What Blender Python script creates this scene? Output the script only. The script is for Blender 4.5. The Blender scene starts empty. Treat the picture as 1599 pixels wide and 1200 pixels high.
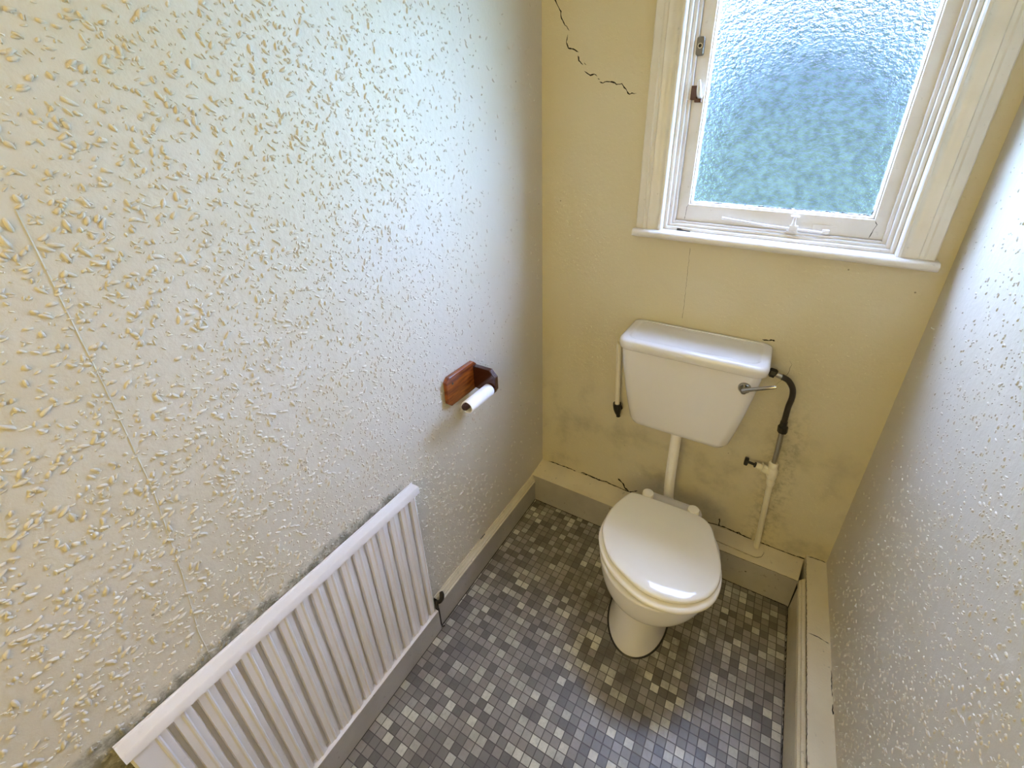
import bpy, bmesh, math, random
import numpy as np
from mathutils import Vector
random.seed(7)
rng = np.random.default_rng(11)
PI = math.pi
scene = bpy.context.scene
COL = scene.collection
W = 1.276           # room width
YB = -2.35          # wall behind the camera
ZC = 2.62           # ceiling height

# ------------------------------------------------------------------ camera
cam = bpy.data.cameras.new('camera')
cam.sensor_width = 36.0
cam.lens = 15.0694
cam.shift_x = -0.047477
cam.shift_y = -0.047731
cam.clip_start = 0.01
camo = bpy.data.objects.new('camera', cam)
camo.location = (0.84695, -1.49331, 1.69935)
camo.rotation_euler = (1.1240437, -0.0163412, 0.4768195)
COL.objects.link(camo)
scene.camera = camo

# ------------------------------------------------------------------ view
vs = scene.view_settings
vs.view_transform = 'Standard'
vs.look = 'None'
vs.gamma = 1.0
vs.exposure = -0.36
vs.use_curve_mapping = False
scene.cycles.use_denoising = True
scene.cycles.max_bounces = 12
scene.cycles.diffuse_bounces = 8
scene.cycles.glossy_bounces = 4
scene.cycles.transmission_bounces = 8
scene.cycles.sample_clamp_indirect = 40.0

# ------------------------------------------------------------------ sky
SKY_LOW, SKY_HIGH = 1.10, 122.0
world = bpy.data.worlds.new('world')
scene.world = world
world.use_nodes = True
wt = world.node_tree
wt.nodes.clear()
w_out = wt.nodes.new('ShaderNodeOutputWorld')
w_bg = wt.nodes.new('ShaderNodeBackground')
w_tc = wt.nodes.new('ShaderNodeTexCoord')
w_sep = wt.nodes.new('ShaderNodeSeparateXYZ')
w_ramp = wt.nodes.new('ShaderNodeValToRGB')
w_str = wt.nodes.new('ShaderNodeMapRange')
wt.links.new(w_tc.outputs['Generated'], w_sep.inputs[0])
wt.links.new(w_sep.outputs['Z'], w_ramp.inputs[0])
cr = w_ramp.color_ramp
cr.elements[0].position = 0.0
cr.elements[0].color = (0.31, 0.53, 0.52, 1)
cr.elements[1].position = 1.0
cr.elements[1].color = (0.48, 0.60, 1.0, 1)
e = cr.elements.new(0.06); e.color = (0.28, 0.51, 0.72, 1)
e = cr.elements.new(0.14); e.color = (0.27, 0.52, 0.86, 1)
e = cr.elements.new(0.35); e.color = (0.48, 0.60, 1.0, 1)
# sky shaped to light the walls, dimmed where the camera looks through the pane
def wmath(op, a, b=None):
    n = wt.nodes.new('ShaderNodeMath'); n.operation = op
    for k, v in enumerate((a, b)):
        if v is None: continue
        if isinstance(v, (int, float)): n.inputs[k].default_value = v
        else: wt.links.new(v, n.inputs[k])
    return n.outputs[0]
w_r = wmath('SQRT', wmath('ADD', wmath('MULTIPLY', w_sep.outputs['X'], w_sep.outputs['X']),
                          wmath('MULTIPLY', w_sep.outputs['Z'], w_sep.outputs['Z'])))
w_str.interpolation_type = 'SMOOTHSTEP'
w_str.inputs['From Min'].default_value = 0.35
w_str.inputs['From Max'].default_value = 0.66
w_str.inputs['To Min'].default_value = 0.0
w_str.inputs['To Max'].default_value = SKY_HIGH-SKY_LOW
wt.links.new(w_r, w_str.inputs['Value'])
w_up = wt.nodes.new('ShaderNodeMapRange'); w_up.interpolation_type = 'SMOOTHSTEP'
w_up.inputs['From Min'].default_value = -0.30; w_up.inputs['From Max'].default_value = 0.02
wt.links.new(w_sep.outputs['Z'], w_up.inputs['Value'])
w_side = wt.nodes.new('ShaderNodeMapRange'); w_side.interpolation_type = 'SMOOTHSTEP'   # sky dimmed far sideways to darken the walls beside the window
w_side.inputs['From Min'].default_value = 0.60; w_side.inputs['From Max'].default_value = 0.86
w_side.inputs['To Min'].default_value = 1.0; w_side.inputs['To Max'].default_value = 0.04
wt.links.new(wmath('ABSOLUTE', w_sep.outputs['X']), w_side.inputs['Value'])
w_east = wt.nodes.new('ShaderNodeMapRange'); w_east.interpolation_type = 'SMOOTHSTEP'  # sky dimmed on the -x side to tone down the right wall
w_east.inputs['From Min'].default_value = -0.35; w_east.inputs['From Max'].default_value = 0.15
w_east.inputs['To Min'].default_value = 0.66; w_east.inputs['To Max'].default_value = 1.0
wt.links.new(w_sep.outputs['X'], w_east.inputs['Value'])
w_n = wt.nodes.new('ShaderNodeTexNoise'); w_n.inputs['Scale'].default_value = 75.0; w_n.inputs['Detail'].default_value = 4.0   # foliage and gaps
wt.links.new(w_tc.outputs['Generated'], w_n.inputs['Vector'])
w_leaf = wt.nodes.new('ShaderNodeMapRange'); w_leaf.inputs['From Min'].default_value = 0.34; w_leaf.inputs['From Max'].default_value = 0.68
w_leaf.inputs['To Min'].default_value = 0.30*SKY_LOW; w_leaf.inputs['To Max'].default_value = 2.1*SKY_LOW
wt.links.new(w_n.outputs['Fac'], w_leaf.inputs['Value'])
w_top = wt.nodes.new('ShaderNodeMapRange'); w_top.interpolation_type = 'SMOOTHSTEP'    # sky dimmed overhead to cut glare on right wall and cistern lid
w_top.inputs['From Min'].default_value = 0.36; w_top.inputs['From Max'].default_value = 0.75
w_top.inputs['To Min'].default_value = 1.0; w_top.inputs['To Max'].default_value = 0.42
wt.links.new(w_sep.outputs['Z'], w_top.inputs['Value'])
w_tot = wmath('ADD', wmath('MULTIPLY', wmath('MULTIPLY', w_str.outputs[0], w_up.outputs[0]), wmath('MULTIPLY', wmath('MULTIPLY', w_side.outputs[0], w_top.outputs[0]), w_east.outputs[0])), w_leaf.outputs[0])
wt.links.new(w_ramp.outputs[0], w_bg.inputs['Color'])
wt.links.new(w_tot, w_bg.inputs['Strength'])
wt.links.new(w_bg.outputs[0], w_out.inputs['Surface'])

def area(name, loc, rot, sx, sy, power, col, portal=False):
    l = bpy.data.lights.new(name, 'AREA')
    l.shape = 'RECTANGLE'; l.size = sx; l.size_y = sy
    l.energy = power; l.color = col
    if portal: l.cycles.is_portal = True
    o = bpy.data.objects.new(name, l)
    o.location = loc; o.rotation_euler = rot
    COL.objects.link(o)
    return o
# the portal only guides sky sampling through the window opening
area('window_portal', (0.81, 0.14, 1.87), (-PI/2, 0, 0), 0.62, 0.92, 1, (1, 1, 1), True)
# warm light of the hallway coming in by the open doorway behind the camera
area('hallway_light', (0.70, -2.62, 1.75), (PI/2, 0, 0), 0.80, 1.1, 24.5, (1.0, 0.76, 0.25))
# ceiling bulb
pl = bpy.data.lights.new('ceiling_bulb', 'POINT')
pl.energy = 7.0; pl.color = (1.0, 0.84, 0.56); pl.shadow_soft_size = 0.14
plo = bpy.data.objects.new('ceiling_bulb', pl)
plo.location = (0.42, -1.75, 2.30)
COL.objects.link(plo)

# ------------------------------------------------------------------ materials
def newmat(name):
    m = bpy.data.materials.new(name); m.use_nodes = True
    return m, m.node_tree, m.node_tree.nodes['Principled BSDF']
def N(t, kind, **kw):
    n = t.nodes.new(kind)
    for k, v in kw.items():
        if k in n.inputs: n.inputs[k].default_value = v
        else: setattr(n, k, v)
    return n
def L(t, a, b): t.links.new(a, b)
def math_n(t, op, a, b=None, clamp=False):
    n = t.nodes.new('ShaderNodeMath'); n.operation = op; n.use_clamp = clamp
    for i, v in enumerate((a, b)):
        if v is None: continue
        if isinstance(v, (int, float)): n.inputs[i].default_value = v
        else: t.links.new(v, n.inputs[i])
    return n.outputs[0]
def sstep(t, v, a, b):
    n = t.nodes.new('ShaderNodeMapRange'); n.interpolation_type = 'SMOOTHSTEP'
    t.links.new(v, n.inputs['Value'])
    n.inputs['From Min'].default_value = a; n.inputs['From Max'].default_value = b
    return n.outputs[0]
def mixc(t, fac, a, b, mode='MIX'):
    n = t.nodes.new('ShaderNodeMix'); n.data_type = 'RGBA'; n.blend_type = mode
    if isinstance(fac, (int, float)): n.inputs[0].default_value = fac
    else: t.links.new(fac, n.inputs[0])
    for i, v in ((6, a), (7, b)):
        if isinstance(v, tuple): n.inputs[i].default_value = v if len(v) == 4 else v + (1,)
        else: t.links.new(v, n.inputs[i])
    return n.outputs[2]
def noise(t, scale, detail=3, vec=None, rough=0.5):
    n = N(t, 'ShaderNodeTexNoise', Scale=scale, Detail=detail, Roughness=rough)
    if vec is not None: t.links.new(vec, n.inputs['Vector'])
    return n.outputs['Fac']
def objco(t):
    return t.nodes.new('ShaderNodeTexCoord').outputs['Object']
def geopos(t):
    return t.nodes.new('ShaderNodeNewGeometry').outputs['Position']
def bump(t, bsdf, h, strength, dist):
    b = N(t, 'ShaderNodeBump', Strength=strength, Distance=dist)
    L(t, h, b.inputs['Height']); L(t, b.outputs[0], bsdf.inputs['Normal'])

def paint_mat(name, col, col2, rough=0.35, scale=9, bmp=0.15, grime=0.0, coat=0.0):
    m, t, b = newmat(name)
    o = geopos(t)
    f = sstep(t, noise(t, scale, 4, o), 0.38, 0.66)
    c = mixc(t, f, col, col2)
    if grime > 0:
        g = sstep(t, noise(t, scale*6, 5, o, 0.65), 0.62, 0.74)
        c = mixc(t, math_n(t, 'MULTIPLY', g, grime), c, (0.10, 0.085, 0.055))
    L(t, c, b.inputs['Base Color'])
    b.inputs['Roughness'].default_value = rough
    b.inputs['Coat Weight'].default_value = coat
    bump(t, b, noise(t, 140, 3, o), bmp, 0.002)
    return m

WALL_A = (0.58, 0.545, 0.465)
WALL_B = (0.56, 0.515, 0.405)
def wall_mat(name, kind):
    m, t, b = newmat(name)
    o = geopos(t)
    sp = t.nodes.new('ShaderNodeSeparateXYZ'); L(t, o, sp.inputs[0])
    X, Y, Z = sp.outputs
    c = mixc(t, sstep(t, noise(t, 2.6, 4, o), 0.35, 0.7), WALL_A, WALL_B)
    if kind == 'back': c = mixc(t, 1.0, c, (1.03, 1.0, 0.84), 'MULTIPLY')  # back wall paper yellowed to stand in for the warmer light there
    dark = (0.10, 0.105, 0.075)
    if kind == 'left':
        # soot streak on the paper just above the radiator cover
        above = math_n(t, 'SUBTRACT', 1.0, sstep(t, Z, 0.715, 0.80))
        n1 = noise(t, 26, 6, o, 0.75)
        s = math_n(t, 'ADD', math_n(t, 'MULTIPLY', above, 1.2), math_n(t, 'MULTIPLY', n1, 2.4))
        s = sstep(t, s, 1.75, 2.65)
        iny = math_n(t, 'MULTIPLY', math_n(t, 'SUBTRACT', 1.0, sstep(t, Y, -0.90, -0.82)), sstep(t, Y, -1.62, -1.52))
        s = math_n(t, 'MULTIPLY', s, iny)
        c = mixc(t, math_n(t, 'MULTIPLY', s, 0.92), c, dark)
        # shadow and dirt painted as a brown patch beside the near end of the radiator
        p = math_n(t, 'MULTIPLY', math_n(t, 'SUBTRACT', 1.0, sstep(t, Y, -1.56, -1.50)), math_n(t, 'SUBTRACT', 1.0, sstep(t, Z, 0.62, 0.73)))
        c = mixc(t, math_n(t, 'MULTIPLY', p, 0.8), c, (0.16, 0.13, 0.07))
    if kind == 'back':
        # mildew bloom low on the wall and around the cistern
        n1 = noise(t, 5.5, 6, o, 0.62)
        low = math_n(t, 'SUBTRACT', 1.0, sstep(t, Z, 0.25, 1.25))
        s = math_n(t, 'MULTIPLY', sstep(t, n1, 0.47, 0.72), low)
        c = mixc(t, math_n(t, 'MULTIPLY', s, 0.62), c, (0.30, 0.275, 0.19))
        # streaks by the supply pipe
        px = math_n(t, 'ABSOLUTE', math_n(t, 'SUBTRACT', X, 1.03))
        pm = math_n(t, 'MULTIPLY', math_n(t, 'SUBTRACT', 1.0, sstep(t, px, 0.0, 0.10)), math_n(t, 'SUBTRACT', 1.0, sstep(t, Z, 0.62, 0.95)))
        n2 = noise(t, 38, 5, o, 0.7)
        pm = math_n(t, 'MULTIPLY', pm, sstep(t, n2, 0.42, 0.66))
        c = mixc(t, math_n(t, 'MULTIPLY', pm, 0.55), c, (0.17, 0.155, 0.10))
    # odd dark specks
    v = N(t, 'ShaderNodeTexVoronoi', Scale=11.0); L(t, o, v.inputs['Vector'])
    sp1 = math_n(t, 'LESS_THAN', v.outputs['Distance'], 0.028)
    c = mixc(t, math_n(t, 'MULTIPLY', sp1, 0.7), c, (0.12, 0.09, 0.05))
    L(t, c, b.inputs['Base Color'])
    b.inputs['Roughness'].default_value = 0.55
    hh = math_n(t, 'ADD', noise(t, 75, 4, o), math_n(t, 'MULTIPLY', noise(t, 260, 2, o), 0.3))
    bump(t, b, hh, 0.35 if kind == 'back' else 0.22, 0.004)
    return m
M = {}
M['wall_left'] = wall_mat('wall_left_paper', 'left')
M['wall_right'] = wall_mat('wall_right_paper', 'right')
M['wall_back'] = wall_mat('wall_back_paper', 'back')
M['ceiling'] = paint_mat('ceiling_paint', (0.82, 0.80, 0.72), (0.78, 0.75, 0.66), 0.6)
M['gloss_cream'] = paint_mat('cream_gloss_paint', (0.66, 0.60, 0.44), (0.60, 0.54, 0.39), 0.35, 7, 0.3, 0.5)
M['gloss_shaded'] = paint_mat('grubby_shaded_gloss', (0.40, 0.375, 0.33), (0.35, 0.325, 0.28), 0.38, 7, 0.3, 0.6)  # upright faces: shade painted into the gloss colour, grime on top
M['window_white'] = paint_mat('window_white_paint', (0.68, 0.66, 0.62), (0.62, 0.60, 0.55), 0.3, 8, 0.2, 0.25)
M['radiator'] = paint_mat('radiator_enamel', (0.76, 0.74, 0.73), (0.73, 0.71, 0.70), 0.3, 8, 0.05, 0.08)
M['pipe_cream'] = paint_mat('cream_painted_pipe', (0.74, 0.70, 0.56), (0.68, 0.64, 0.50), 0.4, 14, 0.3, 0.2)
M['plastic_cream'] = paint_mat('cream_plastic', (0.78, 0.74, 0.60), (0.74, 0.70, 0.55), 0.35, 10, 0.05)
M['plastic_white'] = paint_mat('white_plastic', (0.82, 0.80, 0.75), (0.79, 0.77, 0.70), 0.3, 10, 0.03)
def simple(name, col, rough, metal=0.0, coat=0.0, var=0.12):
    m, t, b = newmat(name)
    o = geopos(t)
    c = mixc(t, noise(t, 30, 3, o), tuple(x*(1-var) for x in col), tuple(min(1, x*(1+var)) for x in col))
    L(t, c, b.inputs['Base Color'])
    b.inputs['Roughness'].default_value = rough
    b.inputs['Metallic'].default_value = metal
    b.inputs['Coat Weight'].default_value = coat
    return m
M['ceramic'] = simple('white_ceramic', (0.70, 0.690, 0.685), 0.14, 0, 0.1, 0.012)
M['seat'] = simple('ivory_seat_plastic', (0.83, 0.81, 0.74), 0.12, 0, 0.3, 0.012)
M['black'] = simple('black_rubber', (0.012, 0.011, 0.010), 0.45)
M['gap'] = simple('black_dirt_gap', (0.010, 0.008, 0.006), 0.9)
M['chrome'] = simple('chrome', (0.42, 0.42, 0.42), 0.12, 1.0, 0, 0.03)
M['steel'] = simple('dull_metal', (0.42, 0.40, 0.34), 0.32, 1.0)
M['braid'] = simple('dark_braided_hose', (0.045, 0.038, 0.030), 0.35, 0.5)
M['paper'] = simple('white_paper', (0.88, 0.88, 0.90), 0.8)
M['plate'] = simple('grimy_grey_metal', (0.13, 0.125, 0.11), 0.4, 0.3)
M['rust'] = simple('rusty_brown', (0.10, 0.05, 0.03), 0.8)
# stained pine
m, t, b = newmat('stained_pine'); M['wood'] = m
o = objco(t)
mp = N(t, 'ShaderNodeMapping'); mp.inputs['Scale'].default_value = (60, 9, 60); L(t, o, mp.inputs[0])
wv = noise(t, 1.0, 4, mp.outputs[0], 0.6)
c = mixc(t, sstep(t, wv, 0.35, 0.68), (0.30, 0.078, 0.012), (0.10, 0.020, 0.005))
L(t, c, b.inputs['Base Color']); b.inputs['Roughness'].default_value = 0.25; b.inputs['Coat Weight'].default_value = 0.5
m, t, b = newmat('shaded_dark_wood'); M['wood_dark'] = m  # arm and spindle wood darkened for the shade inside the holder
c = mixc(t, noise(t, 60, 3, geopos(t)), (0.050, 0.012, 0.006), (0.024, 0.006, 0.004))
L(t, c, b.inputs['Base Color']); b.inputs['Roughness'].default_value = 0.25; b.inputs['Coat Weight'].default_value = 0.5

# mosaic vinyl floor
TX, TY = 0.0288, 0.02565
m, t, b = newmat('mosaic_vinyl'); M['floor'] = m
o = geopos(t)
sp = t.nodes.new('ShaderNodeSeparateXYZ'); L(t, o, sp.inputs[0])
u = math_n(t, 'DIVIDE', math_n(t, 'SUBTRACT', sp.outputs[0], 0.0270), TX)
v = math_n(t, 'DIVIDE', math_n(t, 'ADD', sp.outputs[1], 1.1310), TY)
fu, fv = math_n(t, 'FLOOR', u), math_n(t, 'FLOOR', v)
cb = t.nodes.new('ShaderNodeCombineXYZ'); L(t, fu, cb.inputs[0]); L(t, fv, cb.inputs[1])
wn = t.nodes.new('ShaderNodeTexWhiteNoise'); wn.noise_dimensions = '2D'; L(t, cb.outputs[0], wn.inputs['Vector'])
rp = t.nodes.new('ShaderNodeValToRGB'); L(t, wn.outputs['Value'], rp.inputs[0])
rp.color_ramp.interpolation = 'CONSTANT'
els = [(0.0, (0.105, 0.095, 0.079)), (0.14, (0.160, 0.149, 0.124)), (0.34, (0.220, 0.205, 0.171)), (0.55, (0.270, 0.252, 0.213)),
       (0.70, (0.325, 0.312, 0.260)), (0.82, (0.440, 0.431, 0.353)), (0.93, (0.572, 0.565, 0.465))]
rp.color_ramp.elements[0].position = 0; rp.color_ramp.elements[0].color = els[0][1] + (1,)
rp.color_ramp.elements[1].position = els[-1][0]; rp.color_ramp.elements[1].color = els[-1][1] + (1,)
for p_, c_ in els[1:-1]:
    e = rp.color_ramp.elements.new(p_); e.color = c_ + (1,)
fine = noise(t, 90, 5, o, 0.7)
c = mixc(t, math_n(t, 'MULTIPLY', sstep(t, fine, 0.35, 0.75), 0.35), rp.outputs[0], (0.17, 0.155, 0.13))
ru = math_n(t, 'FRACT', u); rv = math_n(t, 'FRACT', v)
def edge(x): return math_n(t, 'MINIMUM', x, math_n(t, 'SUBTRACT', 1.0, x))
ed = math_n(t, 'MINIMUM', edge(ru), edge(rv))
tile = sstep(t, ed, 0.02, 0.065)
c = mixc(t, tile, (0.045, 0.040, 0.034), c)
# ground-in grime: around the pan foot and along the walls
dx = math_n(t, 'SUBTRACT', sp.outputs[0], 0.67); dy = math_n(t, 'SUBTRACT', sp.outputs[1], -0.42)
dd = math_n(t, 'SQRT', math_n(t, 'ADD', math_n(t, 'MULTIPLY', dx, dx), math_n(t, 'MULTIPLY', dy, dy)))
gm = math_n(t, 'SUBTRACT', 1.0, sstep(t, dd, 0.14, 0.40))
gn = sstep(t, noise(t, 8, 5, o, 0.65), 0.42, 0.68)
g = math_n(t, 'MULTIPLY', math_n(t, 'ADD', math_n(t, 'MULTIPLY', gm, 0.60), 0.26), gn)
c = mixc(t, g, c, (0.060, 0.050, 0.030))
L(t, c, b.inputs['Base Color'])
L(t, math_n(t, 'ADD', 0.30, math_n(t, 'MULTIPLY', noise(t, 12, 4, o), 0.22)), b.inputs['Roughness'])
b.inputs['Specular IOR Level'].default_value = 0.8
hb = math_n(t, 'ADD', tile, math_n(t, 'MULTIPLY', noise(t, 6, 3, o), 0.6))
bump(t, b, hb, 0.45, 0.0015)

# obscured glass: floral relief on the room side, smooth outside
def glass_mat(name, relief):
    m, t, b = newmat(name)
    t.nodes.remove(b)
    out = t.nodes['Material Output']
    rf = N(t, 'ShaderNodeBsdfRefraction', Roughness=0.05, IOR=1.5); rf.inputs['Color'].default_value = (0.95, 0.98, 1.0, 1)
    gl = N(t, 'ShaderNodeBsdfGlossy', Roughness=0.15)
    tr = N(t, 'ShaderNodeBsdfTransparent'); tr.inputs['Color'].default_value = (0.95, 0.975, 1.0, 1)
    if relief:
        o = objco(t)
        mp = N(t, 'ShaderNodeMapping'); mp.inputs['Scale'].default_value = (78, 78, 112); L(t, o, mp.inputs[0])
        dn = N(t, 'ShaderNodeTexNoise', Scale=1.1, Detail=2.0); L(t, mp.outputs[0], dn.inputs['Vector'])
        dist = t.nodes.new('ShaderNodeVectorMath'); dist.operation = 'SCALE'; L(t, dn.outputs['Color'], dist.inputs[0]); dist.inputs['Scale'].default_value = 1.3
        add = t.nodes.new('ShaderNodeVectorMath'); L(t, mp.outputs[0], add.inputs[0]); L(t, dist.outputs[0], add.inputs[1])
        vo = N(t, 'ShaderNodeTexVoronoi', Scale=1.0); vo.feature = 'F1'
        L(t, add.outputs[0], vo.inputs['Vector'])
        mp2 = N(t, 'ShaderNodeMapping'); mp2.inputs['Scale'].default_value = (230, 230, 320); L(t, o, mp2.inputs[0])
        n3 = N(t, 'ShaderNodeTexNoise', Scale=1.0, Detail=1.5, Distortion=1.2); L(t, mp2.outputs[0], n3.inputs['Vector'])
        hh = math_n(t, 'ADD', math_n(t, 'MULTIPLY', vo.outputs['Distance'], 1.0), math_n(t, 'MULTIPLY', n3.outputs['Fac'], 0.5))
        bp = N(t, 'ShaderNodeBump', Strength=1.0, Distance=0.010); L(t, hh, bp.inputs['Height'])
        for n_ in (rf, gl): L(t, bp.outputs[0], n_.inputs['Normal'])
    m1 = N(t, 'ShaderNodeMixShader'); m1.inputs[0].default_value = 0.72 if relief else 1.0
    if relief:
        L(t, tr.outputs[0], m1.inputs[1]); L(t, rf.outputs[0], m1.inputs[2])
        m2 = N(t, 'ShaderNodeMixShader'); m2.inputs[0].default_value = 0.05
        L(t, m1.outputs[0], m2.inputs[1]); L(t, gl.outputs[0], m2.inputs[2])
        L(t, m2.outputs[0], out.inputs['Surface'])
    else:
        L(t, tr.outputs[0], out.inputs['Surface'])
    return m
M['glass'] = glass_mat('obscured_glass', True)
M['glass_back'] = glass_mat('glass_smooth_side', False)

# ------------------------------------------------------------------ mesh helpers
class MB:
    """collects faces; build() links them as ONE mesh object"""
    def __init__(s): s.v = []; s.f = []; s.mi = []
    def add(s, vs, fs, mi=0):
        k = len(s.v); s.v += [tuple(map(float, p)) for p in vs]
        s.f += [tuple(i+k for i in f) for f in fs]; s.mi += [mi]*len(fs); return s
    def box(s, a, b, mi=0):
        x0, y0, z0 = a; x1, y1, z1 = b
        vs = [(x0,y0,z0),(x1,y0,z0),(x1,y1,z0),(x0,y1,z0),(x0,y0,z1),(x1,y0,z1),(x1,y1,z1),(x0,y1,z1)]
        return s.add(vs, [(0,3,2,1),(4,5,6,7),(0,1,5,4),(1,2,6,5),(2,3,7,6),(3,0,4,7)], mi)
    def prism(s, prof, p0, p1, ua, va, mi=0, cap=True):
        """profile (u,v) swept straight from p0 to p1 along axes ua, va"""
        p0, p1, ua, va = map(Vector, (p0, p1, ua, va)); n = len(prof)
        vs = [p0+ua*u+va*v for u, v in prof]+[p1+ua*u+va*v for u, v in prof]
        fs = [(i, (i+1) % n, n+(i+1) % n, n+i) for i in range(n)]
        if cap: fs += [tuple(range(n-1, -1, -1)), tuple(range(n, 2*n))]
        return s.add(vs, fs, mi)
    def tube(s, pts, r, seg=14, mi=0, cap=True, smooth_n=0):
        P = [Vector(p) for p in pts]
        R = r if isinstance(r, (list, tuple)) else [r]*len(P)
        if smooth_n: P, R = catmull(P, R, smooth_n)
        n = len(P); vs = []; prev = None
        for i in range(n):
            tdir = (P[min(i+1, n-1)]-P[max(i-1, 0)])
            if tdir.length < 1e-9: tdir = P[-1]-P[0]
            tdir.normalize()
            if prev is None:
                a = Vector((0, 0, 1)) if abs(tdir.z) < .9 else Vector((1, 0, 0))
                u = tdir.cross(a).normalized()
            else:
                u = (prev-tdir*prev.dot(tdir)).normalized()
            prev = u; w = tdir.cross(u)
            vs += [P[i]+(u*math.cos(2*PI*k/seg)+w*math.sin(2*PI*k/seg))*R[i] for k in range(seg)]
        fs = [(i*seg+k, i*seg+(k+1) % seg, (i+1)*seg+(k+1) % seg, (i+1)*seg+k) for i in range(n-1) for k in range(seg)]
        if cap: fs += [tuple(range(seg-1, -1, -1)), tuple(range((n-1)*seg, n*seg))]
        return s.add(vs, fs, mi)
    def rings(s, rings, mi=0, cap0=True, cap1=True):
        n = len(rings[0]); vs = [p for r in rings for p in r]
        fs = [(i*n+k, i*n+(k+1) % n, (i+1)*n+(k+1) % n, (i+1)*n+k) for i in range(len(rings)-1) for k in range(n)]
        if cap0: fs.append(tuple(range(n-1, -1, -1)))
        if cap1: fs.append(tuple(range((len(rings)-1)*n, len(rings)*n)))
        return s.add(vs, fs, mi)
    def build(s, name, mats, parent=None, base=(0, 0, 0), smooth=40, bevel=0, fix=True, subsurf=0):
        me = bpy.data.meshes.new(name)
        bx, by, bz = base
        me.from_pydata([(x-bx, y-by, z-bz) for x, y, z in s.v], [], s.f)
        for m_ in (mats if isinstance(mats, (list, tuple)) else [mats]): me.materials.append(m_)
        for p, i in zip(me.polygons, s.mi): p.material_index = i
        if fix:
            bm = bmesh.new(); bm.from_mesh(me)
            bmesh.ops.recalc_face_normals(bm, faces=bm.faces)
            bm.to_mesh(me); bm.free()
        o = bpy.data.objects.new(name, me); COL.objects.link(o)
        if parent is not None: o.parent = parent
        else: o.location = base
        if bevel:
            b = o.modifiers.new('bevel', 'BEVEL'); b.width = bevel; b.segments = 3; b.limit_method = 'ANGLE'; b.angle_limit = math.radians(35)
            b.harden_normals = False
        if subsurf:
            b = o.modifiers.new('sub', 'SUBSURF'); b.levels = subsurf; b.render_levels = subsurf
        if smooth:
            for p in me.polygons: p.use_smooth = True
            me.set_sharp_from_angle(angle=math.radians(smooth))
        return o
def catmull(P, R, n):
    Q, S = [], []
    for i in range(len(P)-1):
        p0, p1, p2, p3 = P[max(i-1, 0)], P[i], P[i+1], P[min(i+2, len(P)-1)]
        for k in range(n):
            u = k/n
            Q.append(0.5*((2*p1)+(-p0+p2)*u+(2*p0-5*p1+4*p2-p3)*u*u+(-p0+3*p1-3*p2+p3)*u**3))
            S.append(R[i]*(1-u)+R[i+1]*u)
    Q.append(P[-1]); S.append(R[-1]); return Q, S
def closed_catmull(P, n):
    out = []; m_ = len(P); P = [np.array(p, float) for p in P]
    for i in range(m_):
        p0, p1, p2, p3 = P[i-1], P[i], P[(i+1) % m_], P[(i+2) % m_]
        for k in range(n):
            u = k/n
            out.append(0.5*((2*p1)+(-p0+p2)*u+(2*p0-5*p1+4*p2-p3)*u*u+(-p0+3*p1-3*p2+p3)*u**3))
    return out
def thing(name, label, cat, loc, group=None):
    o = bpy.data.objects.new(name, None); COL.objects.link(o); o.location = loc
    o.empty_display_size = 0.05
    tag(o, label, cat, group); return o
def tag(o, label, cat, group=None):
    o['label'] = label; o['category'] = cat
    if group: o['group'] = group
    return o
def struct(o): o['kind'] = 'structure'; return o

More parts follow.
